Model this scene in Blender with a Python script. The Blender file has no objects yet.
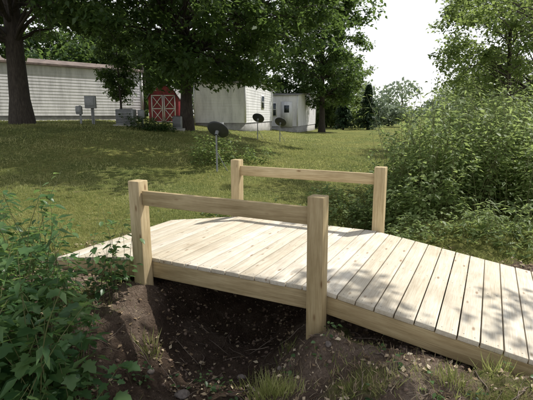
import bpy, math, numpy as np
from mathutils import Vector
rng=np.random.default_rng(7)
scene=bpy.context.scene
scene.view_settings.view_transform='Standard'
try: scene.view_settings.look='None'
except: pass
scene.view_settings.exposure=0

# ------------------------------------------------------------------ helpers
def ss(a,b,x):
    t=np.clip((np.asarray(x,float)-a)/(b-a),0,1); return t*t*(3-2*t)
def pn(x,y,f=1.0,seed=0.0):
    x=np.asarray(x,float)*f; y=np.asarray(y,float)*f
    return (np.sin(x*1.7+y*.9+seed)+np.sin(-x*1.1+y*2.1+seed*2.3+1.3*np.sin(x*.8+seed))+np.sin(x*2.9-y*1.3+seed*.7+np.sin(y*1.9))+np.sin(x*.6+y*3.3+seed*1.9))/4
A0=np.array([.39,3.14]); E1=np.array([.893,-.450]); E2=np.array([.450,.893])
LAT=np.random.default_rng(99).uniform(-1,1,(256,256))
def vn(x,y,f,o=0):
    x=np.asarray(x,float)*f+o+1000; y=np.asarray(y,float)*f+o*1.7+1000
    xi=np.floor(x).astype(int); yi=np.floor(y).astype(int); u=x-xi; v=y-yi; u=u*u*(3-2*u); v=v*v*(3-2*v)
    g=lambda a,b: LAT[a%256,b%256]
    return (g(xi,yi)*(1-u)+g(xi+1,yi)*u)*(1-v)+(g(xi,yi+1)*(1-u)+g(xi+1,yi+1)*u)*v
def chan(x,y):
    s=(x+.36)*.893-(y-3.52)*.45
    return s+.10*np.sin(y*1.7)+.10*vn(x,y,2.2,3)
def h(x,y):
    x=np.asarray(x,float); y=np.asarray(y,float)
    b=1.3*ss(6,18,y)*(1-ss(-9,6,x))+.03
    s=chan(x,y)
    d=.50*np.exp(-np.abs(s/.62)**2.6)*(1-.55*ss(6,10,y))*(1-ss(14,20,y))
    b=b-d
    nf=1-ss(5,7.5,y)
    b+= .035*pn(x,y,1.1,2)*ss(0,3,y)+.05*vn(x,y,2.6,1)*nf+.036*vn(x,y,6.5,7)*nf+.022*vn(x,y,15,2)*nf+.012*vn(x,y,31,5)*nf
    b+= .03*vn(x,y,.7,9)*ss(6,9,y)*(1-ss(40,60,y))
    al=(x-A0[0])*E1[0]+(y-A0[1])*E1[1]; ac=(x-A0[0])*E2[0]+(y-A0[1])*E2[1]
    m=ss(-.1,.3,al)*(1-ss(2.0,2.4,al))*ss(-.25,.1,ac)*(1-ss(1.9,2.2,ac))
    b=b-m*(.05+.05*np.clip(al,0,2))
    b=b+.07*np.exp(-((x-.5)**2+(y-2.85)**2)/.05)+.03*np.exp(-((x+.2)**2+(y-2.55)**2)/.04)
    b=b+.20*np.exp(-((x+1.12)**2+(y-3.75)**2)/.07)
    return b
def dirt(x,y):
    s=chan(x,y)
    d=np.exp(-np.abs(s/1.15)**4)*(1-ss(5.0,6.2,y))
    fore=(1-ss(4.2,5.2,y))*(.8)
    al=(x-A0[0])*E1[0]+(y-A0[1])*E1[1]; ac=(x-A0[0])*E2[0]+(y-A0[1])*E2[1]
    near=np.exp(-np.abs((ac-.9)/1.6)**4)*np.exp(-np.abs((al+.6)/2.8)**6)*.8
    v=np.maximum(np.maximum(d,fore*.95),near)
    gp=ss(.8,1.7,x)*(1-ss(2.7,3.2,y))*.45
    return np.clip(v-gp+.25*pn(x,y,2.3,3)+.25*vn(x,y,5,4),0,1)

def new_mesh(name,V,F,mat,attrs=None,smooth=False,parent=None):
    V=np.asarray(V,np.float32); 
    me=bpy.data.meshes.new(name)
    if isinstance(F,np.ndarray):
        k=F.shape[1]; n=F.shape[0]
        me.vertices.add(len(V)); me.vertices.foreach_set('co',V.ravel())
        me.loops.add(n*k); me.loops.foreach_set('vertex_index',F.astype(np.int32).ravel())
        me.polygons.add(n); me.polygons.foreach_set('loop_start',np.arange(0,n*k,k,dtype=np.int32))
        me.update(calc_edges=True)
    else:
        me.from_pydata([tuple(map(float,v)) for v in V],[],F); me.update()
    if attrs:
        for k_,a in attrs.items():
            a=np.asarray(a,np.float32)
            if a.ndim==1:
                at=me.attributes.new(k_,'FLOAT','POINT'); at.data.foreach_set('value',a)
            else:
                at=me.attributes.new(k_,'FLOAT_VECTOR','POINT'); at.data.foreach_set('vector',a.ravel())
    if smooth: me.polygons.foreach_set('use_smooth',[True]*len(me.polygons))
    me.materials.append(mat)
    ob=bpy.data.objects.new(name,me); scene.collection.objects.link(ob)
    if parent: ob.parent=parent
    return ob
def empty(name,loc=(0,0,0)):
    e=bpy.data.objects.new(name,None); e.empty_display_size=.2; scene.collection.objects.link(e); return e

# ------------------------------------------------------------------ materials
def mat_new(name):
    m=bpy.data.materials.new(name); m.use_nodes=True
    nt=m.node_tree; nt.nodes.clear()
    out=nt.nodes.new('ShaderNodeOutputMaterial'); p=nt.nodes.new('ShaderNodeBsdfPrincipled')
    nt.links.new(p.outputs[0],out.inputs[0]); return m,nt,p,out
def N(nt,t,**kw):
    n=nt.nodes.new(t)
    for k,v in kw.items(): setattr(n,k,v)
    return n
def noise(nt,scale,detail=4,vec=None,rough=.55):
    n=N(nt,'ShaderNodeTexNoise'); n.inputs['Scale'].default_value=scale; n.inputs['Detail'].default_value=detail; n.inputs['Roughness'].default_value=rough
    if vec is not None: nt.links.new(vec,n.inputs['Vector'])
    return n
def ramp(nt,fac,stops):
    r=N(nt,'ShaderNodeValToRGB'); e=r.color_ramp.elements
    while len(e)<len(stops): e.new(.5)
    for i,(p,c) in enumerate(stops):
        e[i].position=p; e[i].color=(*c,1) if len(c)==3 else c
    nt.links.new(fac,r.inputs[0]); return r
def mixc(nt,fac,a,b,mode='MIX'):
    m=N(nt,'ShaderNodeMix',data_type='RGBA',blend_type=mode)
    if isinstance(fac,(int,float)): m.inputs[0].default_value=fac
    else: nt.links.new(fac,m.inputs[0])
    for s,i in ((a,6),(b,7)):
        if isinstance(s,tuple): m.inputs[i].default_value=(*s,1)
        else: nt.links.new(s,m.inputs[i])
    return m.outputs[2]
def simple(name,col,rough=.6,metal=0,var=.15,scale=8,bump=0):
    m,nt,p,o=mat_new(name)
    g=N(nt,'ShaderNodeNewGeometry'); n=noise(nt,scale,5,g.outputs['Position'])
    c=ramp(nt,n.outputs[0],[(.3,tuple(x*(1-var) for x in col)),(.7,tuple(min(1,x*(1+var)) for x in col))])
    nt.links.new(c.outputs[0],p.inputs['Base Color']); p.inputs['Roughness'].default_value=rough; p.inputs['Metallic'].default_value=metal
    if bump:
        b=N(nt,'ShaderNodeBump'); b.inputs['Strength'].default_value=bump; b.inputs['Distance'].default_value=.02
        nt.links.new(n.outputs[0],b.inputs['Height']); nt.links.new(b.outputs[0],p.inputs['Normal'])
    return m
def leafmat(name,dark,mid,light,trans=.4,tcol=(.22,.34,.04),rough=.5,clump=.6):
    m,nt,p,o=mat_new(name)
    at=N(nt,'ShaderNodeAttribute',attribute_name='rnd')
    g=N(nt,'ShaderNodeNewGeometry'); n=noise(nt,clump,2,g.outputs['Position'])
    ad=N(nt,'ShaderNodeMath',operation='MULTIPLY_ADD'); nt.links.new(n.outputs[0],ad.inputs[0]); ad.inputs[1].default_value=1.4; ad.inputs[2].default_value=-.7
    a2=N(nt,'ShaderNodeMath',operation='ADD'); nt.links.new(ad.outputs[0],a2.inputs[0]); nt.links.new(at.outputs['Fac'],a2.inputs[1])
    c=ramp(nt,a2.outputs[0],[(0,dark),(.5,mid),(1,light)])
    nt.links.new(c.outputs[0],p.inputs['Base Color']); p.inputs['Roughness'].default_value=rough
    p.inputs['Specular IOR Level'].default_value=.35
    t=N(nt,'ShaderNodeBsdfTranslucent')
    tc=mixc(nt,.6,c.outputs[0],tcol); nt.links.new(tc,t.inputs[0])
    mx=N(nt,'ShaderNodeMixShader'); mx.inputs[0].default_value=trans
    nt.links.new(p.outputs[0],mx.inputs[1]); nt.links.new(t.outputs[0],mx.inputs[2]); nt.links.new(mx.outputs[0],o.inputs[0])
    return m
M_dark=leafmat('leaf_dark',(.016,.038,.013),(.038,.076,.024),(.085,.14,.045),.42,(.27,.40,.09))
M_mid=leafmat('leaf_mid',(.05,.085,.025),(.10,.15,.048),(.17,.23,.08),.5,(.48,.60,.17))
M_bush=leafmat('leaf_bush',(.08,.12,.04),(.16,.22,.08),(.28,.35,.14),.5,(.54,.66,.22),clump=1.2)
M_fore=leafmat('leaf_fore',(.025,.07,.028),(.065,.135,.048),(.15,.24,.09),.42,(.38,.56,.14),rough=.36,clump=3)
M_far_haze=leafmat('leaf_far_haze',(.15,.20,.14),(.21,.26,.18),(.28,.33,.23),.3,(.34,.42,.24),clump=.15)  # distance haze painted in as paler leaf colours
M_grass=leafmat('grass_blade',(.09,.12,.03),(.21,.24,.075),(.44,.42,.19),.45,(.66,.68,.24),clump=.7)
M_con=leafmat('leaf_conifer',(.02,.045,.02),(.035,.07,.035),(.06,.11,.05),.25,(.1,.16,.06))
M_dead=leafmat('dead_leaf',(.12,.08,.045),(.28,.20,.12),(.52,.43,.29),.1,(.3,.2,.1))

def bark():
    m,nt,p,o=mat_new('bark')
    g=N(nt,'ShaderNodeNewGeometry'); mp=N(nt,'ShaderNodeMapping'); mp.inputs['Scale'].default_value=(1,1,.18)
    nt.links.new(g.outputs['Position'],mp.inputs[0]); n=noise(nt,22,6,mp.outputs[0],.7)
    c=ramp(nt,n.outputs[0],[(.35,(.025,.019,.014)),(.55,(.055,.044,.034)),(.75,(.11,.09,.07))])
    nt.links.new(c.outputs[0],p.inputs['Base Color']); p.inputs['Roughness'].default_value=.9
    b=N(nt,'ShaderNodeBump'); b.inputs['Strength'].default_value=.9; b.inputs['Distance'].default_value=.04
    nt.links.new(n.outputs[0],b.inputs['Height']); nt.links.new(b.outputs[0],p.inputs['Normal']); return m
M_bark=bark()
M_stem=simple('stem',(.14,.15,.055),.6)

def wood(name,ca,cb,cc):
    m,nt,p,o=mat_new(name)
    lc=N(nt,'ShaderNodeAttribute',attribute_name='lc'); rn=N(nt,'ShaderNodeAttribute',attribute_name='rnd')
    mp=N(nt,'ShaderNodeMapping'); mp.inputs['Scale'].default_value=(1.2,14,14); nt.links.new(lc.outputs['Vector'],mp.inputs[0])
    n1=noise(nt,2.2,6,mp.outputs[0],.65)
    mp2=N(nt,'ShaderNodeMapping'); mp2.inputs['Scale'].default_value=(2.5,90,90); nt.links.new(lc.outputs['Vector'],mp2.inputs[0])
    n2=noise(nt,2,4,mp2.outputs[0],.6)
    c=ramp(nt,n1.outputs[0],[(.3,ca),(.52,cb),(.75,cc)])
    c2=mixc(nt,.42,c.outputs[0],ramp(nt,n2.outputs[0],[(.35,(.6,.5,.38)),(.6,(1,1,1))]).outputs[0],'MULTIPLY')
    vo=N(nt,'ShaderNodeTexVoronoi'); vo.inputs['Scale'].default_value=1.0
    mp3=N(nt,'ShaderNodeMapping'); mp3.inputs['Scale'].default_value=(3.2,9,9); nt.links.new(lc.outputs['Vector'],mp3.inputs[0]); nt.links.new(mp3.outputs[0],vo.inputs['Vector'])
    kr=ramp(nt,vo.outputs['Distance'],[(.05,(.36,.22,.12)),(.13,(1,1,1))])
    c3=mixc(nt,.8,c2,kr.outputs[0],'MULTIPLY')
    g=N(nt,'ShaderNodeNewGeometry'); n4=noise(nt,2.6,6,g.outputs['Position'],.6)
    c4=mixc(nt,.5,c3,ramp(nt,n4.outputs[0],[(.35,(.68,.63,.57)),(.6,(1,1,1))]).outputs[0],'MULTIPLY')
    br=ramp(nt,rn.outputs['Fac'],[(0,(.82,.79,.72)),(1,(1.0,1.0,1.0))])
    c5=mixc(nt,1,c4,br.outputs[0],'MULTIPLY')
    nt.links.new(c5,p.inputs['Base Color']); p.inputs['Roughness'].default_value=.75
    b=N(nt,'ShaderNodeBump'); b.inputs['Strength'].default_value=.45; b.inputs['Distance'].default_value=.005
    nt.links.new(n2.outputs[0],b.inputs['Height']); nt.links.new(b.outputs[0],p.inputs['Normal'])
    return m
M_deck=wood('deck_lumber',(.62,.56,.46),(.76,.71,.61),(.84,.80,.71))
M_post=wood('treated_lumber',(.42,.33,.18),(.58,.47,.28),(.69,.58,.37))

def ground():
    m,nt,p,o=mat_new('ground_mat')
    d=N(nt,'ShaderNodeAttribute',attribute_name='dirt'); g=N(nt,'ShaderNodeNewGeometry'); dk=N(nt,'ShaderNodeAttribute',attribute_name='low_dark')
    P=g.outputs['Position']
    n1=noise(nt,.5,6,P,.6); n2=noise(nt,9,6,P,.7); n3=noise(nt,60,4,P,.7)
    gr=ramp(nt,n2.outputs[0],[(.3,(.10,.13,.035)),(.5,(.20,.22,.07)),(.72,(.36,.34,.15))])
    gr2=mixc(nt,.8,gr.outputs[0],ramp(nt,n1.outputs[0],[(.35,(.7,.82,.62)),(.65,(1.35,1.2,1.0))]).outputs[0],'MULTIPLY')
    n5=noise(nt,3.2,6,P,.65)
    di=ramp(nt,n5.outputs[0],[(.3,(.13,.09,.065)),(.5,(.24,.175,.13)),(.7,(.42,.33,.255))])
    di2=mixc(nt,.7,di.outputs[0],ramp(nt,n3.outputs[0],[(.3,(.4,.37,.35)),(.6,(1.1,1.1,1.1))]).outputs[0],'MULTIPLY')
    di3=mixc(nt,dk.outputs['Fac'],di2,mixc(nt,1.0,di2,(.52,.49,.47),'MULTIPLY'))  # soil colour multiplied darker low in the ditch
    ad=N(nt,'ShaderNodeMath',operation='MULTIPLY_ADD'); nt.links.new(n2.outputs[0],ad.inputs[0]); ad.inputs[1].default_value=.9; ad.inputs[2].default_value=-.45
    a2=N(nt,'ShaderNodeMath',operation='ADD'); nt.links.new(ad.outputs[0],a2.inputs[0]); nt.links.new(d.outputs['Fac'],a2.inputs[1])
    f=ramp(nt,a2.outputs[0],[(.35,(0,0,0)),(.6,(1,1,1))])
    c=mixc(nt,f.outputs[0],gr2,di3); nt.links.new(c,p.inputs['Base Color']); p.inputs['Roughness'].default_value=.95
    p.inputs['Specular IOR Level'].default_value=.15
    am=N(nt,'ShaderNodeMath',operation='ADD'); nt.links.new(n2.outputs[0],am.inputs[0]); nt.links.new(n3.outputs[0],am.inputs[1])
    b=N(nt,'ShaderNodeBump'); b.inputs['Strength'].default_value=1.0; b.inputs['Distance'].default_value=.07
    nt.links.new(am.outputs[0],b.inputs['Height']); nt.links.new(b.outputs[0],p.inputs['Normal']); return m
M_ground=ground()
def siding(name,col):
    m,nt,p,o=mat_new(name); g=N(nt,'ShaderNodeNewGeometry')
    mp=N(nt,'ShaderNodeMapping'); mp.inputs['Scale'].default_value=(2,2,.4); nt.links.new(g.outputs['Position'],mp.inputs[0])
    n=noise(nt,1.6,6,mp.outputs[0],.7)
    c=ramp(nt,n.outputs[0],[(.3,tuple(x*.66 for x in col)),(.58,col)])
    nt.links.new(c.outputs[0],p.inputs['Base Color']); p.inputs['Roughness'].default_value=.55; return m
M_side=siding('white_siding',(.80,.78,.80)); M_side2=siding('cream_siding',(.78,.77,.77))
M_roof=simple('rusty_roof',(.17,.13,.11),.85,0,.5,3); M_roofg=simple('grey_roof',(.24,.23,.225),.8,0,.3,3)
M_red=simple('red_paint',(.22,.022,.03),.6,0,.3,6); M_trim=simple('white_trim',(.68,.67,.65),.5,0,.1,5)
M_glass=simple('window_glass',(.04,.05,.06),.12,0,.2,2); M_skirt=simple('skirting',(.36,.35,.33),.8,0,.3,4)
M_metal=simple('grey_metal',(.24,.25,.25),.5,.2,.15,12); M_dish=simple('dish_grey',(.04,.042,.046),.55,.1,.15,12)
M_rock=simple('rock',(.17,.14,.12),.85,0,.4,25,.6)
M_clod=simple('soil_clod',(.18,.125,.092),.95,0,.45,30,.6)
M_screw=simple('screw',(.10,.09,.08),.5,.6,.1,20)

# ------------------------------------------------------------------ ground
def axis(segs):
    out=[]
    for a,b,n in segs: out+=list(np.linspace(a,b,n,endpoint=False))
    out.append(segs[-1][1]); return np.array(out)
xs=axis([(-700,-100,10),(-100,-25,20),(-25,-5,45),(-5,-2,60),(-2,2.4,230),(2.4,5,50),(5,25,45),(25,100,22),(100,700,10)])
ys=axis([(-60,0,15),(0,1.6,12),(1.6,5.5,190),(5.5,9,60),(9,30,60),(30,110,35),(110,800,14)])
X,Y=np.meshgrid(xs,ys); Z=h(X,Y)
V=np.stack([X,Y,Z],-1).reshape(-1,3); nx=len(xs); ny=len(ys)
i=np.arange(nx*ny).reshape(ny,nx)
F=np.stack([i[:-1,:-1],i[:-1,1:],i[1:,1:],i[1:,:-1]],-1).reshape(-1,4)
low_dark=np.clip((.05-Z)/.28+.25*vn(X,Y,4,2),0,1)*(1-ss(6,8,Y))  # darkens the soil towards the ditch bottom, with a noisy edge
new_mesh('ground',V,F,M_ground,{'dirt':dirt(X,Y).ravel(),'low_dark':low_dark.ravel()},smooth=True)

# ------------------------------------------------------------------ scatter
LEAF=(np.array([[0,0,0],[.30,.38,.07],[0,1,-.06],[-.30,.38,.07]]),np.array([[0,1,2],[0,2,3]]))
SLIM=(np.array([[0,0,0],[.17,.35,.05],[0,1,-.10],[-.17,.35,.05]]),np.array([[0,1,2],[0,2,3]]))
lob=[(0,0,0),(.16,-.06,.02),(.42,.05,.06),(.33,.28,.05),(.60,.48,.05),(.30,.58,.03),(.26,.80,.0),(0,1.05,-.1),(-.26,.80,.0),(-.30,.58,.03),(-.60,.48,.05),(-.33,.28,.05),(-.42,.05,.06),(-.16,-.06,.02)]
LOBE=(np.array(lob+[(0,.45,-.03)]),np.array([[14,k,(k+1)%14] for k in range(14)]))
OVAL=(np.array([(0,0,0),(.24,.2,.05),(.31,.45,.06),(.2,.75,.02),(0,1.05,-.10),(-.2,.75,.02),(-.31,.45,.06),(-.24,.2,.05),(0,.5,-.01)]),np.array([[8,k,(k+1)%8] for k in range(8)]))
BLADE=(np.array([[-.05,0,0],[.05,0,0],[.035,.55,.06],[-.035,.55,.06],[0,1,.25]]),np.array([[0,1,2],[0,2,3],[3,2,4]]))
ph=(1+5**.5)/2
_ic=np.array([(-1,ph,0),(1,ph,0),(-1,-ph,0),(1,-ph,0),(0,-1,ph),(0,1,ph),(0,-1,-ph),(0,1,-ph),(ph,0,-1),(ph,0,1),(-ph,0,-1),(-ph,0,1)])/1.9
_ic=_ic*np.random.default_rng(3).uniform(.7,1.2,(12,1))
CLOD=(_ic,np.array([(0,11,5),(0,5,1),(0,1,7),(0,7,10),(0,10,11),(1,5,9),(5,11,4),(11,10,2),(10,7,6),(7,1,8),(3,9,4),(3,4,2),(3,2,6),(3,6,8),(3,8,9),(4,9,5),(2,4,11),(6,2,10),(8,6,7),(9,8,1)]))
def frames(D,U):
    D=D/np.linalg.norm(D,axis=1,keepdims=True)
    Xa=np.cross(D,U); Xa/=np.maximum(np.linalg.norm(Xa,axis=1,keepdims=True),1e-6)
    Za=np.cross(Xa,D); return np.stack([Xa,D,Za],-1)
def scatter(name,tpl,P,D,U,S,mat,rnd,parent=None):
    tv,tf=tpl; R=frames(D,U); n=len(P)
    if np.ndim(S)==1: W=tv[None]*S[:,None,None]
    else: W=tv[None]*S[:,None,:]
    V=np.einsum('nij,nkj->nki',R,W)+P[:,None,:]
    k=len(tv); F=(tf[None]+(np.arange(n)*k)[:,None,None]).reshape(-1,3)
    return new_mesh(name,V.reshape(-1,3),F,mat,{'rnd':np.repeat(rnd,k)},parent=parent)
def rdir(n,r): 
    v=r.normal(size=(n,3)); return v/np.linalg.norm(v,axis=1,keepdims=True)
class Tubes:
    def __init__(s): s.V=[];s.F=[];s.n=0
    def add(s,pts,rad,k=6,wob=0,r=None):
        pts=np.asarray(pts,float); m=len(pts)
        T=np.gradient(pts,axis=0); T/=np.maximum(np.linalg.norm(T,axis=1,keepdims=True),1e-9)
        ref=np.array([1,0,0]) if abs(T[0][2])>.7 else np.array([0,0,1])
        A=np.cross(T,ref); A/=np.linalg.norm(A,axis=1,keepdims=True); B=np.cross(T,A)
        th=np.linspace(0,2*np.pi,k,endpoint=False)
        rr=np.asarray(rad,float)[:,None]*np.ones((m,k))
        if wob and r is not None: rr=rr*(1+wob*r.normal(size=(1,k))+.4*wob*r.normal(size=(m,k)))
        v=pts[:,None,:]+rr[...,None]*(np.cos(th)[None,:,None]*A[:,None,:]+np.sin(th)[None,:,None]*B[:,None,:])
        s.V.append(v.reshape(-1,3)); i=np.arange(m*k).reshape(m,k)+s.n
        f=np.stack([i[:-1],np.roll(i[:-1],-1,1),np.roll(i[1:],-1,1),i[1:]],-1).reshape(-1,4); s.F.append(f); s.n+=m*k
    def obj(s,name,mat,parent=None): return new_mesh(name,np.concatenate(s.V),np.concatenate(s.F),mat,smooth=True,parent=parent)

def tree(name,base,tr,top,cc,cr,nclump,nleaf,ls,mat,seed,lean=(0,0),shell=.45,csz=.9,droop=.3):
    r=np.random.default_rng(seed); e=empty(name)
    bx,by=base; bz=float(h(bx,by))-.15; H=top-bz
    T=Tubes(); t=np.linspace(0,1,14)
    px=bx+lean[0]*t**1.5+.012*H*np.sin(t*5+seed)*t; py=by+lean[1]*t**1.5+.012*H*np.cos(t*4+seed)*t; pz=bz+H*t
    rad=tr*(1-.8*t)+tr*.4*np.exp(-t*26)
    trunk=np.stack([px,py,pz],-1); T.add(trunk,rad,14,.05,r)
    C=[]
    while len(C)<nclump:
        v=r.uniform(-1,1,3); q=np.linalg.norm(v)
        if q<1 and q>shell*r.random(): C.append(v)
    C=np.array(C)*np.array(cr)+np.array(cc)
    C=C[C[:,2]>h(C[:,0],C[:,1])+1.2]
    for c in C:
        zt=np.clip(c[2]-np.hypot(c[0]-bx,c[1]-by)*r.uniform(.15,.6),bz+H*.22,bz+H*.92)
        tt=(zt-bz)/H; o=np.array([np.interp(tt,t,trunk[:,j]) for j in range(3)])
        r0=np.interp(tt,t,rad)*r.uniform(.16,.38); u=np.linspace(0,1,7)[:,None]
        L=np.linalg.norm(c-o); p=o+(c-o)*u+np.array([0,0,1])*np.sin(u*np.pi)*L*.10+r.normal(size=(7,3))*L*.025*np.sin(u*np.pi)
        T.add(p,r0*(1-.85*u[:,0]),5)
        for _ in range(3):
            k=r.integers(3,6); d=rdir(1,r)[0]*csz*r.uniform(.7,1.2); w=np.linspace(0,1,4)[:,None]
            T.add(p[k]+d*w+np.array([0,0,-.15])*w**2*csz,r0*.25*(1-.8*w[:,0])+.004,4)
    T.obj('trunk',M_bark,e)
    ci=r.integers(0,len(C),nleaf); cs=csz*r.uniform(.5,1.35,len(C))
    off=rdir(nleaf,r)*(r.random(nleaf)**.55)[:,None]*cs[ci][:,None]*np.array([1.15,1.15,.62])
    sub=rdir(len(C)*8,r)*.75; si=ci*8+r.integers(0,8,nleaf)
    P=C[ci]+.45*off+sub[si]*cs[ci][:,None]*np.array([1.1,1.1,.65])*.9+r.normal(size=(nleaf,3))*.07*csz
    D=rdir(nleaf,r); D[:,2]=D[:,2]*.6-droop; U=np.array([0,0,1.])+.7*rdir(nleaf,r)
    cb=r.uniform(-.2,.2,len(C))
    scatter('crown',LEAF,P,D,U,ls*r.uniform(.6,1.35,nleaf),mat,np.clip(r.random(nleaf)*.8+.1+cb[ci],0,1),e)
    return e

tree('oak_tree',(-9.3,17),.36,15,(-9.0,16,9.2),(6.2,6,5.7),125,50000,.20,M_dark,11)
tree('oak_tree',(-3.55,20),.25,16,(-2.2,17.8,9.1),(6.8,6.8,6.5),200,88000,.20,M_dark,12,csz=1.05)
tree('young_tree',(-6.8,21),.06,5.6,(-6.8,21,4.0),(1.6,1.4,2.1),36,9000,.14,M_dark,14,csz=.6)
tree('maple_tree',(5.2,42),.27,15,(5.0,42,8.8),(4.6,4,7.2),120,34000,.29,M_dark,15,csz=1.15)
tree('maple_tree',(9.0,56),.25,9.5,(9.2,56,5.4),(3.2,3,4.0),60,12000,.32,M_mid,16,csz=1.0)
tree('ash_tree',(10.9,20),.13,9.5,(10.9,20,5.4),(3.4,3,4.1),85,18000,.17,M_mid,17,lean=(-1,0),csz=.8)
tree('ash_tree',(16.2,27),.18,11,(15.6,27,5.8),(4.6,3,5),90,16000,.23,M_mid,22,lean=(-1,0),csz=1.1)
tree('ash_tree',(7.9,11.2),.14,10,(6.5,10.2,6.4),(3.9,3.0,3.2),34,7000,.12,M_mid,18,lean=(-1.2,-.5),csz=.6)
tree('ash_tree',(7.0,2.6),.18,10.5,(4.5,4.0,7.8),(2.9,1.5,2.2),30,7500,.12,M_mid,19,lean=(-1.5,1),csz=.6)
tree('elm_tree',(-16,40),.3,13,(-14,40,8),(9,4,6.5),90,18000,.38,M_dark,20,csz=1.4)
tree('elm_tree',(-3,46),.3,13,(-3,46,8),(7,4,6),90,18000,.38,M_dark,21,csz=1.4)

def conifer(x,y,H,R,seed):
    r=np.random.default_rng(seed); e=empty('spruce_tree'); z=float(h(x,y))
    T=Tubes(); T.add([[x,y,z-.1],[x,y,z+H*.5],[x,y,z+H]],[.12,.07,.01],7); 
    P=[];D=[]
    for k in range(190):
        t=(k/190)**.85; a=r.uniform(0,6.28); L=R*(1-t)*r.uniform(.75,1.2)+.08; d=np.array([math.cos(a),math.sin(a),-.15])
        o=np.array([x,y,z+.25+(H-.3)*t]); T.add([o,o+d*L*.5,o+d*L],[.02,.012,.004],3)
        m=45; u=r.random(m)[:,None]; P.append(o+d*L*u+r.normal(size=(m,3))*.07); D.append(d+rdir(m,r)*.8)
    T.obj('trunk',M_bark,e); P=np.concatenate(P);D=np.concatenate(D)
    scatter('needles',LEAF,P,D,np.array([0,0,1.])+.5*rdir(len(P),r),.22*r.uniform(.6,1.2,len(P)),M_con,r.random(len(P)),e)
conifer(11.3,50,4.9,1.6,3); conifer(8.6,50,3.9,1.3,4)

def woods(name,x0,x1,y,hmin,hmax,n,ls,mat,seed,depth=6,lump=7.):
    r=np.random.default_rng(seed); k=int((x1-x0)/lump*3.2)
    cx=r.uniform(x0,x1,k); cy=y+r.uniform(-depth,depth,k); H=r.uniform(hmin,hmax,k); R=r.uniform(.35,.6,k)*lump
    ci=r.integers(0,k,n); sub=rdir(k*14,r); si=ci*14+r.integers(0,14,n)
    d=sub[si]*.75+rdir(n,r)*.36
    P=np.stack([cx[ci]+d[:,0]*R[ci],cy[ci]+d[:,1]*R[ci],h(cx[ci],cy[ci])+H[ci]*(.52+.45*d[:,2])],-1)
    e=empty(name); scatter('foliage',LEAF,P,rdir(n,r)+[0,0,-.3],np.array([0,0,1.])+.7*rdir(n,r),ls*r.uniform(.6,1.4,n),mat,r.random(n),e)
    T=Tubes()
    for a,b,c in zip(cx,cy,H):
        z=float(h(a,b)); T.add([[a,b,z-.2],[a+.2,b,z+c*.4],[a,b,z+c*.8]],[.2,.15,.05],5)
    T.obj('trunks',M_bark,e)
woods('distant_woods',-90,150,125,8,12,45000,1.05,M_far_haze,31,10,9)
woods('distant_woods',14,42,62,2.4,4.2,20000,.42,M_far_haze,32,5,4.5)
woods('hedgerow',4,13,60,2.5,5.0,12000,.34,M_mid,33,3,3)
woods('hedgerow',-40,-8,36,5,9,20000,.38,M_dark,34,3,6)
woods('hedgerow',15,36,34,4,7.5,18000,.32,M_mid,35,3,5)

# ------------------------------------------------------------------ weeds / shrubs
def shrub(name,pts,hts,mat,tpl,ls,per,seed,spread=.35,stemr=.006,droop=.35,bare=.15,wide=.30):
    r=np.random.default_rng(seed); e=empty(name); T=Tubes(); P=[];D=[];U=[];RN=[]
    for (x,y),H in zip(pts,hts):
        z=float(h(x,y)); a=r.uniform(0,6.28); sp=spread*H*r.uniform(.3,1.1)
        u=np.linspace(0,1,6)[:,None]; d=np.array([math.cos(a),math.sin(a),0])
        p=np.array([x,y,z-.03])+np.array([0,0,H])*u+d*sp*u**1.8+r.normal(size=(6,3))*.012*H*u
        T.add(p,stemr*(1-.7*u[:,0])*(.6+H*.5),3)
        m=per; t=bare+(1-bare)*r.random(m); q=np.stack([np.interp(t,u[:,0],p[:,j]) for j in range(3)],-1)
        an=r.uniform(0,6.28,m); ld=np.stack([np.cos(an),np.sin(an),r.uniform(-.5,.45,m)-droop*.5],-1)
        off=(1.15-t)[:,None]*ld*r.uniform(.05,1,m)[:,None]*wide*H**.5
        P.append(q+off*[1,1,.4]); D.append(ld); U.append(np.array([0,0,1.])+.45*rdir(m,r)); RN.append(np.clip(r.random(m)*.7+.3*t+r.uniform(-.15,.15),0,1))
    P=np.concatenate(P);D=np.concatenate(D);U=np.concatenate(U);RN=np.concatenate(RN)
    T.obj('stems',M_stem,e)
    scatter('leaves',tpl,P,D,U,ls*r.uniform(.5,1.35,len(P)),mat,RN,e)
def blob(cx,cy,rx,ry,n,seed):
    r=np.random.default_rng(seed); a=r.uniform(0,6.28,n); q=np.sqrt(r.random(n)); return np.stack([cx+rx*q*np.cos(a),cy+ry*q*np.sin(a)],-1)
p=blob(4.3,8.6,2.2,1.7,430,41); hh=1.0+.95*np.clip(1-((p[:,0]-4.4)/2.4)**2*.7,0,1)*(.8+.45*vn(p[:,0],p[:,1],1.3,3))
shrub('wild_shrub',p,hh*rng.uniform(.6,1.25,len(p)),M_bush,LEAF,.095,52,42)
p=blob(4.2,8.0,2.3,1.5,90,141); shrub('tall_weeds',p,rng.uniform(1.3,2.35,len(p)),M_bush,SLIM,.13,34,142,spread=.25,wide=.16)
p=blob(5.4,6.6,1.5,1.1,190,43); shrub('wild_shrub',p,rng.uniform(.4,1.25,len(p)),M_bush,LEAF,.085,38,44)
p=blob(2.6,7.3,.9,.8,110,45); shrub('wild_shrub',p,rng.uniform(.35,1.1,len(p)),M_bush,LEAF,.09,38,46)
p=blob(7.5,12.5,3.6,2.2,260,47); shrub('wild_shrub',p,rng.uniform(1.2,2.4,len(p)),M_mid,LEAF,.12,52,48)
p=blob(3.6,5.5,1.2,.7,110,143); shrub('tall_weeds',p,rng.uniform(.12,.55,len(p)),M_bush,SLIM,.10,18,144,spread=.4,wide=.2)
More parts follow.
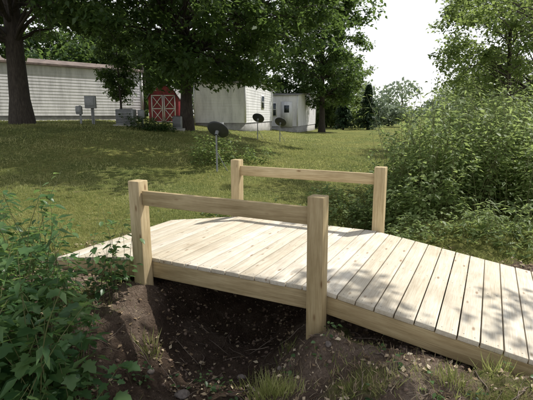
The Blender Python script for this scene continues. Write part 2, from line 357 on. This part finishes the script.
p=blob(-1.5,12.0,.55,.8,50,49); shrub('weed_clump',p,rng.uniform(.3,.9,len(p)),M_mid,LEAF,.09,30,50)
p=blob(-.5,12.4,.9,.6,22,51); shrub('weed_clump',p,rng.uniform(.2,.6,len(p)),M_mid,LEAF,.09,24,52)
p=blob(1.7,8.2,.9,.7,70,53); shrub('weed_clump',p,rng.uniform(.15,.45,len(p)),M_bush,LEAF,.08,20,54)
p=blob(-.1,6.9,.9,.5,50,55); shrub('weed_clump',p,rng.uniform(.08,.3,len(p)),M_mid,LEAF,.07,14,56)
p=blob(2.0,5.9,.5,.6,50,57); shrub('weed_clump',p,rng.uniform(.1,.4,len(p)),M_bush,LEAF,.07,18,58)
p=blob(-4.6,17.5,1.0,.5,50,59); shrub('weed_clump',p,rng.uniform(.2,.6,len(p)),M_dark,LEAF,.12,26,60)
p=blob(-1.75,2.35,.62,.65,62,61); shrub('leafy_vine',p,rng.uniform(.3,1.0,len(p)),M_fore,LOBE,.080,24,62,spread=.45,stemr=.005)
p=blob(-1.7,2.5,.6,.7,60,161); shrub('tall_weeds',p,rng.uniform(.5,1.2,len(p)),M_fore,SLIM,.11,26,162,spread=.3,stemr=.006,wide=.2)
p=blob(-2.2,3.3,.5,.5,60,63); shrub('leafy_vine',p,rng.uniform(.4,1.2,len(p)),M_fore,OVAL,.075,26,64,spread=.4,stemr=.005)
p=blob(-1.35,1.9,.35,.35,34,65); shrub('leafy_vine',p,rng.uniform(.2,.62,len(p)),M_fore,OVAL,.075,22,66,spread=.45,stemr=.004)
p=blob(-1.42,3.72,.22,.18,18,67); shrub('sapling',p,rng.uniform(.3,.85,len(p)),M_fore,OVAL,.07,12,68,spread=.35,stemr=.004)
p=blob(-.85,2.7,.7,.7,60,69); shrub('seedling',p,rng.uniform(.05,.22,len(p)),M_fore,OVAL,.04,8,70,spread=.3,stemr=.002)
p=blob(.9,2.7,.9,.5,30,169); shrub('seedling',p,rng.uniform(.04,.12,len(p)),M_fore,OVAL,.035,6,170,spread=.3,stemr=.002)

# ------------------------------------------------------------------ grass
def grass(name,x0,x1,y0,y1,n,hmin,hmax,w,seed,thr=.45,mat=M_grass,lo=0,hi=1):
    r=np.random.default_rng(seed); x=r.uniform(x0,x1,n); y=r.uniform(y0,y1,n)
    ok=(np.abs(x)<.66*y+2.2)
    d=dirt(x,y)+.25*r.normal(size=n); ok&=d<thr
    al=(x-A0[0])*E1[0]+(y-A0[1])*E1[1]; ac=(x-A0[0])*E2[0]+(y-A0[1])*E2[1]
    ok&=~((al>-3.05)&(al<2.0)&(ac>-.1)&(ac<2.1))
    ok&=(vn(x,y,1.7,12)+.5*vn(x,y,4,13)+.9*r.random(n))>-.25
    x=x[ok];y=y[ok];n=len(x); z=h(x,y)-.004
    D=np.stack([r.normal(size=n)*.5,r.normal(size=n)*.5,np.ones(n)],-1); U=rdir(n,r)*[1,1,.1]
    H=r.uniform(hmin,hmax,n)*(1+.35*pn(x,y,1.5,4)+.35*vn(x,y,3,1)); S=np.stack([np.full(n,w)*r.uniform(.6,1.4,n),H,H],-1)
    scatter(name,BLADE,np.stack([x,y,z],-1),D,U,S,mat,np.clip(lo+(hi-lo)*r.random(n)+.45*vn(x,y,.8,8)+.2*vn(x,y,3,8),0,1))
grass('lawn_grass',-7.5,7,3.8,10,115000,.02,.07,.075,71)
grass('lawn_grass',-12,10,10,19,65000,.03,.07,.15,72)
grass('lawn_grass',-16,16,19,36,22000,.04,.08,.3,73)
grass('bank_grass',.4,3.2,1.4,3.3,11000,.02,.075,.05,74,.55,lo=.2,hi=1)
grass('bank_grass',-3.5,3.5,1.2,5,14000,.02,.08,.05,75,.5)
grass('dry_grass',.0,3.2,1.4,3.3,7000,.02,.06,.05,76,.85,mat=M_dead,lo=.5,hi=1)
def tuft(x,y,n,H,seed):
    r=np.random.default_rng(seed); px=x+r.normal(size=n)*.05; py=y+r.normal(size=n)*.05
    D=np.stack([(px-x)*5+r.normal(size=n)*.2,(py-y)*5+r.normal(size=n)*.2,np.ones(n)],-1)
    S=np.stack([np.full(n,.06),H*r.uniform(.5,1.2,n),H*r.uniform(.6,1.6,n)],-1)
    scatter('grass_tuft',BLADE,np.stack([px,py,h(px,py)],-1),D,rdir(n,r)*[1,1,.1],S,M_grass,r.uniform(.2,.8,n))
tuft(0.0,2.48,150,.17,81); tuft(.10,2.42,90,.14,82); tuft(-.03,2.60,50,.11,83); tuft(-.12,3.0,40,.10,84)
tuft(1.1,2.3,80,.12,85); tuft(1.45,2.5,80,.13,86); tuft(-2.6,5.1,120,.25,87)
tuft(-.95,3.3,60,.14,89); tuft(-1.1,2.6,60,.12,90); tuft(.15,3.25,40,.08,91)

r=np.random.default_rng(90); n=6000; x=r.uniform(-2.5,2.8,n); y=r.uniform(1.8,5.5,n); ok=(dirt(x,y)>.2)&(vn(x,y,2.5,16)+r.random(n)>-.1)
x=x[ok];y=y[ok];n=len(x)
scatter('leaf_litter',LEAF,np.stack([x,y,h(x,y)+.008],-1),rdir(n,r)*[1,1,.3],np.array([0,0,1.])+.6*rdir(n,r),r.uniform(.010,.055,n),M_dead,r.random(n))
n=5200; x=r.uniform(-1.9,2.2,n); y=r.uniform(1.8,4.9,n); ok=(dirt(x,y)>.55)&(vn(x,y,3.5,6)>-.35)
x=x[ok];y=y[ok];n=len(x); s=.004+.018*r.random(n)**4
scatter('soil_clods',CLOD,np.stack([x,y,h(x,y)+s*.2],-1),rdir(n,r),rdir(n,r),s[:,None]*r.uniform(.6,1.2,(n,3)),M_clod,r.random(n))
T=Tubes()
for k in range(210):
    x,y=r.uniform(-1.8,2.2),r.uniform(2.0,3.9); a=r.uniform(0,6.28); L=r.uniform(.06,.36); q=np.linspace(-.5,.5,5)
    px=x+np.cos(a)*L*q+r.normal(size=5)*.008; py=y+np.sin(a)*L*q+r.normal(size=5)*.008
    zz=h(px,py); zl=np.linspace(zz[0],zz[-1],5); T.add(np.stack([px,py,np.maximum(zz,zl)+.006],-1),np.array([.6,1,1,.8,.4])*r.uniform(.001,.0045),5)
T.obj('fallen_twigs',simple('twig_bark',(.17,.13,.10),.9,0,.4,9))
def stone(x,y,s,seed):
    r=np.random.default_rng(seed)
    import bmesh
    bm=bmesh.new(); bmesh.ops.create_icosphere(bm,subdivisions=3,radius=1)
    sc=np.array([1,r.uniform(.6,.9),r.uniform(.45,.7)])*s; a=r.uniform(0,6); pl=rdir(7,r); pd=r.uniform(.62,.9,7)
    for v in bm.verts:
        c=np.array(v.co)
        for q,dd in zip(pl,pd):
            k=c@q
            if k>dd: c=c-q*(k-dd)*.9
        c=c*(1+.03*math.sin(c[0]*9+c[1]*7+seed)); c=c*sc; v.co=(c[0]*math.cos(a)-c[1]*math.sin(a)+x,c[0]*math.sin(a)+c[1]*math.cos(a)+y,c[2]+float(h(x,y))+s*.12)
    me=bpy.data.meshes.new('stone'); bm.to_mesh(me); bm.free(); me.materials.append(M_rock)
    ob=bpy.data.objects.new('stone',me); scene.collection.objects.link(ob)
for k,(x,y,s) in enumerate([(-.63,2.95,.06),(-.9,3.1,.035),(.1,3.0,.03),(.42,2.75,.035),(-.3,2.6,.025),(-.2,3.2,.04),(-1.0,2.75,.03)]): stone(x,y,s,k)

# ------------------------------------------------------------------ bridge
class Boxes:
    def __init__(s): s.V=[];s.F=[];s.L=[];s.R=[];s.n=0
    def add(s,c,ax,ay,az,sx,sy,sz,r):
        c=np.asarray(c,float); ax,ay,az=[np.asarray(a,float)/np.linalg.norm(a) for a in (ax,ay,az)]
        g=np.array([[i,j,k] for i in (-.5,.5) for j in (-.5,.5) for k in (-.5,.5)])*[sx,sy,sz]
        s.V.append(c+g[:,:1]*ax+g[:,1:2]*ay+g[:,2:]*az); s.L.append(g+r.uniform(-20,20,3)); s.R.append(np.full(8,r.random()))
        f=np.array([[0,1,3,2],[4,6,7,5],[0,4,5,1],[2,3,7,6],[0,2,6,4],[1,5,7,3]])+s.n; s.F.append(f); s.n+=8
    def obj(s,name,mat,parent,bev=.004):
        ob=new_mesh(name,np.concatenate(s.V),np.concatenate(s.F),mat,{'lc':np.concatenate(s.L),'rnd':np.concatenate(s.R)},parent=parent)
        if bev:
            b=ob.modifiers.new('bevel','BEVEL'); b.width=bev; b.segments=2; b.limit_method='ANGLE'
        return ob
r=np.random.default_rng(5)
br=empty('wooden_footbridge'); e1=np.array([*E1,0]); e2=np.array([*E2,0]); up=np.array([0,0,1.]); A=np.array([*A0,0])
ZD=.32; pitch=1.70/12; sl=.15; W0,W1=.03,1.94; bt=.036
def W(al,ac,z): return A+e1*al+e2*ac+up*z
B=Boxes(); SC=[]
def board(al,zt,d):
    nrm=np.cross(d,e2); nrm=nrm if nrm[2]>0 else -nrm
    j=r.uniform(-.006,.006); w=(W1-W0); cz=r.uniform(-.0015,.0015)
    c=W(al,(W0+W1)/2+j,0)+up*zt-nrm*(bt/2)+nrm*cz
    tw=e2+d*r.uniform(-.0015,.0015)
    B.add(c,tw,d,nrm,w+r.uniform(-.008,.008),pitch-.0075-r.uniform(0,.002),bt,r)
    for ac in (W0+.05,(W0+W1)/2,W1-.05):
        for q in (-.035,.035): SC.append((W(al,ac+r.uniform(-.006,.006),zt)+d*q+nrm*(cz+.0006),nrm))
for k in range(12): board(-1.70+pitch*(k+.5),ZD,e1)
cs=1/math.sqrt(1+sl*sl); dR=(e1-up*sl)*cs; dL=(-e1-up*sl)*cs
for k in range(13): u=pitch*(k+.5)+.003; board(u*cs,ZD-u*cs*sl,dR)
for k in range(9): u=pitch*(k+.5)+.003; board(-1.70-u*cs,ZD-u*cs*sl,dL)
B.obj('deck_boards',M_deck,br,.003)
S=Boxes(); sh=.15; st=.04
for ac in (W0+.006+st/2,(W0+W1)/2,W1-.006-st/2):
    S.add(W(-.85,ac,ZD-bt-sh/2-.001),e1,e2,up,1.70,st,sh,r)
    for sg,d,o,L in ((1,dR,0,1.84),(-1,dL,-1.70,1.27)):
        nrm=np.cross(d,e2); nrm=nrm if nrm[2]>0 else -nrm
        c=W(o,ac,ZD-.001)+d*(L/2+.012)-nrm*(bt+sh/2+.001); S.add(c,d,e2,nrm,L-.01,st-.002,sh-.004,r)
S.obj('stringers',M_post,br,.003)
Pp=Boxes(); pw=.122
zt=ZD+.73; DL=-1.88
posts=[(0,-.03,-.25),(-1.70,-.03,-.35),(-.0,W1+.0595,-.3),(DL,W1+.0595,-.35)]
for al,ac,zb in posts:
    hh_=zt-zb; Pp.add(W(al,ac,zb+hh_/2),up+.006*r.normal()*e1,e2,e1,hh_,pw,pw,r)
Pp.obj('posts',M_post,br,.006)
Rr=Boxes()
Rr.add(W(-.85,-.04,zt-.085-.065),e1,e2,up,1.70-pw+.002,.04,.13,r)
Rr.add(W(DL/2,W1+.055,zt-.075-.065),e1,e2,up,-DL-pw+.002,.04,.125,r)
Rr.obj('handrails',M_post,br,.004)
Vs=[];Fs=[];kk=0
for c,nm in SC:
    a=np.cross(nm,e2); a/=np.linalg.norm(a); b_=np.cross(nm,a); th=np.linspace(0,2*np.pi,6,endpoint=False)
    ring=c+.0045*(np.cos(th)[:,None]*a+np.sin(th)[:,None]*b_); Vs.append(ring); Fs.append(list(range(kk,kk+6))); kk+=6
new_mesh('screws',np.concatenate(Vs),np.array(Fs),M_screw,parent=br)

# ------------------------------------------------------------------ buildings
def boxm(name,c,ax,sx,sy,sz,mat,parent,bev=0):
    ax=np.array([ax[0],ax[1],0.]); ax/=np.linalg.norm(ax); ay=np.array([-ax[1],ax[0],0])
    b=Boxes(); b.add(c,ax,ay,up,sx,sy,sz,np.random.default_rng(1)); return b.obj(name,mat,parent,bev)
def clap(name,p0,p1,z0,z1,mat,parent,step=.16,lip=.014):
    p0=np.array(p0,float);p1=np.array(p1,float);d=p1-p0;d/=np.linalg.norm(d); nrm=np.array([d[1],-d[0]])
    V=[];F=[];n=max(1,int(round((z1-z0)/step))); s=(z1-z0)/n
    for k in range(n):
        a=z0+k*s;b=a+s
        for q,z,o in ((p0,a,lip),(p1,a,lip),(p1,b,.002),(p0,b,.002)): V.append((q[0]+nrm[0]*o,q[1]+nrm[1]*o,z))
        i0=4*k; F.append([i0,i0+1,i0+2,i0+3])
        if k: F.append([i0-1,i0-2,i0+1,i0])
    return new_mesh(name,V,F,mat,parent=parent)
def home(name,c0,c1,depth,zb,H,wmat,rmat,rise,wins,doors=(),over=.12):
    e=empty(name); c0=np.array(c0,float);c1=np.array(c1,float); L=np.linalg.norm(c1-c0); d=(c1-c0)/L; nr=np.array([d[1],-d[0]]); bk=-nr
    q=[c0,c1,c1+bk*depth,c0+bk*depth]; sk=.45
    for k,nm in enumerate(('front_wall','right_wall','back_wall','left_wall')):
        clap(nm,q[k],q[(k+1)%4],zb+sk,zb+H,wmat,e)
    m=(c0+c1)/2+bk*depth/2
    boxm('skirting',(m[0],m[1],zb+sk/2-.25),d,L-.06,depth-.06,sk+.5,M_skirt,e)
    D3=np.array([*d,0]);B3=np.array([*bk,0]); o=np.array([*c0,zb+H]); V=[]; t=.10
    for al in (-over,L+over):
        for (b,z) in ((-over,-.0),(depth/2,rise),(depth+over,0),(depth+over,t),(depth/2,rise+t),(-over,t)):
            V.append(o+D3*al+B3*b+up*(z+.003))
    F=[[0,1,4,5],[1,2,3,4],[11,10,7,6],[10,9,8,7]]+[[a,a+6,(a+1)%6+6,(a+1)%6] for a in range(6)]
    new_mesh('roof',V,F,rmat,parent=e)
    for al in (.001,L-.001):
        V=[o+D3*al,o+D3*al+B3*depth,o+D3*al+B3*depth/2+up*rise]; new_mesh('gable',V,[[0,1,2]],wmat,parent=e)
    for cx in (q[0],q[1],q[2],q[3]): boxm('corner_trim',(cx[0],cx[1],zb+sk/2+H/2+.01),d,.09,.09,H-sk-.03,M_trim,e)
    def on(al,z,w,hh,side,off,mat,nm,th=.04):
        if side=='f': p=c0+d*al+nr*off; ax=d
        elif side=='r': p=c1+bk*al+d*off; ax=bk
        else: p=c0+bk*al-d*off; ax=bk
        boxm(nm,(p[0],p[1],zb+z),ax,w,th,hh,mat,e)
    for side,al,z,w,hh in wins:
        on(al,z,w+.14,hh+.14,side,.03,M_trim,'window_frame'); on(al,z,w,hh,side,.045,M_glass,'window_glass'); on(al,z,w,.04,side,.06,M_trim,'window_rail')
    for side,al,w,hh in doors:
        on(al,.45+hh/2,w+.14,hh+.1,side,.03,M_trim,'door_frame'); on(al,.45+hh/2-.01,w,hh,side,.05,M_side2,'door'); on(al,.45+hh*.72,w*.5,hh*.3,side,.075,M_glass,'door_window',.012)
    return e
home('mobile_home',(-19.6,15.7),(-7.6,27.6),4.3,1.15,3.0,M_side,M_roof,.45,[('f',5.6,1.9,1.0,.9)],[])
home('mobile_home',(-4.35,27.2),(-1.25,26.6),9,.72,2.75,M_side2,M_roofg,.35,[('r',5,1.8,.8,.8)])
home('mobile_home',(-1.6,38.6),(2.6,37.6),12,.25,3.0,M_side,M_roofg,.4,[('f',2.15,1.85,.65,1.0)],[('f',3.4,.85,2.0)])

def shed():
    e=empty('red_barn_shed'); x,y=-6.0,26.2; z=float(h(x,y))-.05; w=1.75; dp=2.2
    prof=[(-w/2,0),(w/2,0),(w/2,1.45),(w/2*.62,1.95),(0,2.2),(-w/2*.62,1.95),(-w/2,1.45)]
    V=[(x+a,y,z+b) for a,b in prof]+[(x+a,y+dp,z+b) for a,b in prof]
    new_mesh('body',V,[list(range(7)),list(range(13,6,-1))]+[[k,k+7,(k+1)%7+7,(k+1)%7] for k in (0,1,6)],M_red,parent=e)
    rp=[(w/2+.08,1.40),(w/2*.64,1.99),(0,2.25),(-w/2*.64,1.99),(-w/2-.08,1.40)]
    V=[(x+a,y-.1,z+b) for a,b in rp]+[(x+a,y+dp+.1,z+b) for a,b in rp]+[(x+a,y-.1,z+b+.05) for a,b in rp]+[(x+a,y+dp+.1,z+b+.05) for a,b in rp]
    F=[]
    for k in range(4): F+=[[k,k+1,k+6,k+5],[k+10,k+15,k+16,k+11],[k,k+10,k+11,k+1]]
    new_mesh('roof',V,F,M_roofg,parent=e)
    b=Boxes(); rr=np.random.default_rng(2); ex=np.array([1.,0,0]); ey=np.array([0,1.,0])
    for s in (-1,1):
        cx=x+s*.36
        for dx in (-.31,.31): b.add((cx+dx,y-.02,z+.85),ex,ey,up,.05,.03,1.55,rr)
        for dz in (.1,.85,1.6): b.add((cx,y-.023,z+dz),ex,ey,up,.56,.03,.05,rr)
        for dz in (.475,1.225):
            for g in (1,-1): b.add((cx,y-.03-.003*g,z+dz),np.array([.55,0,g*.68]),ey,np.array([-g*.68,0,.55]),.80,.02,.035,rr)
    b.obj('door_trim',M_trim,e,0)
shed()

def pedestal(x,y,w,H,zf,mat):
    e=empty('utility_meter_box'); z=float(h(x,y)); 
    T=Tubes(); T.add([[x,y,z-.1],[x,y,z+H*.95]],[.045,.045],8); T.obj('pole',M_metal,e)
    boxm('cabinet',(x,y-.1,z+H*zf),(1,.15),w,.2,H*.42,mat,e,.02); boxm('cabinet_lid',(x,y-.22,z+H*zf+.02),(1,.15),w*.8,.03,H*.3,M_metal,e,.01)
    T=Tubes(); T.add([[x+w*.2,y-.05,z-.1],[x+w*.2,y-.05,z+H*.6]],[.025,.025],8); T.obj('conduit',M_metal,e)
pedestal(-7.0,18,.42,1.15,.75,M_metal); pedestal(-5.15,18.5,.25,.8,.7,M_metal); pedestal(-7.35,17.7,.22,.75,.7,M_metal)
def acunit(x,y,s,hh):
    e=empty('air_conditioner_unit'); z=float(h(x,y))
    boxm('pad',(x,y,z+.02),(1,.1),s+.2,s+.2,.12,M_skirt,e,.01); boxm('cabinet',(x,y,z+.08+hh/2),(1,.1),s,s,hh,M_metal,e,.03)
    b=Boxes(); rr=np.random.default_rng(3)
    for k in range(9): b.add((x,y-s/2-.01,z+.16+k*hh/10),np.array([1,.1,0]),np.array([-.1,1,0]),up,s*.86,.025,.018,rr)
    b.obj('louvres',M_dish,e,0)
    T=Tubes(); th=np.linspace(0,2*np.pi,17); T.add(np.stack([x+s*.36*np.cos(th),y+s*.36*np.sin(th),np.full(17,z+.1+hh)],-1),np.full(17,.012),6); T.obj('fan_grille',M_dish,e)
acunit(-5.7,18.2,.7,.6); acunit(-3.75,18.8,.38,.5)

def dish(x,y,mh,R,az,el):
    e=empty('satellite_dish'); z=float(h(x,y)); T=Tubes()
    T.add([[x,y,z-.1],[x,y,z+mh]],[.022,.022],10)
    T.add([[x,y,z+mh*.55],[x+.25,y+.2,z-.02]],[.010,.010],6)
    d=np.array([math.cos(el)*math.cos(az),math.cos(el)*math.sin(az),math.sin(el)]); c=np.array([x,y,z+mh+.02])
    a=np.cross(d,up);a/=np.linalg.norm(a); b=np.cross(a,d); dc=c+d*.1
    T.add([c-d*.02,dc],[.04,.05],8)
    f=dc-b*R*.95+d*.02; g=dc-b*R*.35+d*R*1.15
    T.add([c,f,g],[.016,.014,.012],6); T.obj('mast',M_metal,e)
    V=[];F=[];nr=7;ns=28
    for s in (0,.012):
        for i in range(nr):
            q=i/(nr-1)
            for k in range(ns):
                t=2*np.pi*k/ns; V.append(dc+a*R*q*math.cos(t)+b*R*1.08*q*math.sin(t)+d*(.16*R*q*q*1.3-s))
    o=nr*ns
    for i in range(nr-1):
        for k in range(ns):
            k2=(k+1)%ns; F.append([i*ns+k,(i+1)*ns+k,(i+1)*ns+k2,i*ns+k2]); F.append([o+i*ns+k,o+i*ns+k2,o+(i+1)*ns+k2,o+(i+1)*ns+k])
    l=(nr-1)*ns
    for k in range(ns): k2=(k+1)%ns; F.append([l+k,o+l+k,o+l+k2,l+k2])
    new_mesh('reflector',V,F,M_dish,smooth=True,parent=e)
    bx=Boxes(); bx.add(g,d,a,b,.1,.07,.06,np.random.default_rng(1)); bx.add(g-d*.06,d,a,b,.05,.16,.05,np.random.default_rng(1)); bx.obj('lnb',M_metal,e,.008)
dish(-1.22,10.8,.90,.27,math.radians(72),math.radians(46))
dish(-.4,20,.80,.27,math.radians(72),math.radians(46))
dish(.62,20.6,.78,.27,math.radians(72),math.radians(46))

# ------------------------------------------------------------------ sky, sun, camera
az=math.atan2(.80,.42); el=math.radians(56)
sd=Vector((math.sin(az)*math.cos(el),math.cos(az)*math.cos(el),math.sin(el)))
w=bpy.data.worlds.new('World'); scene.world=w; w.use_nodes=True; nt=w.node_tree
bg=nt.nodes['Background']; sk=nt.nodes.new('ShaderNodeTexSky'); sk.sky_type='NISHITA'; sk.sun_disc=False
sk.sun_elevation=el; sk.sun_rotation=az; sk.dust_density=1.5; sk.air_density=1.0; sk.ozone_density=1.0
# bright summer haze: whitish veil, strongest near the horizon
tc=nt.nodes.new('ShaderNodeTexCoord'); sx=nt.nodes.new('ShaderNodeSeparateXYZ'); nt.links.new(tc.outputs['Generated'],sx.inputs[0])
rp=ramp(nt,sx.outputs[2],[(0,(.92,.92,.92)),(.35,(.66,.66,.66)),(.7,(.25,.25,.25))])
mixed=mixc(nt,rp.outputs[0],sk.outputs[0],(12.4,12.4,12.4))
nt.links.new(mixed,bg.inputs[0]); bg.inputs[1].default_value=.108
l=bpy.data.lights.new('sun','SUN'); l.energy=5; l.angle=math.radians(.5); l.color=(1,.97,.90)
lo=bpy.data.objects.new('sun',l); lo.rotation_euler=sd.to_track_quat('Z','Y').to_euler(); scene.collection.objects.link(lo); lo.location=(20,10,30)
c=bpy.data.cameras.new('camera'); c.sensor_width=36; c.lens=29.7; c.clip_end=2000; c.clip_start=.05
co=bpy.data.objects.new('camera',c); co.location=(0,0,1.62); co.rotation_euler=(math.radians(79.1),0,0); scene.collection.objects.link(co); scene.camera=co
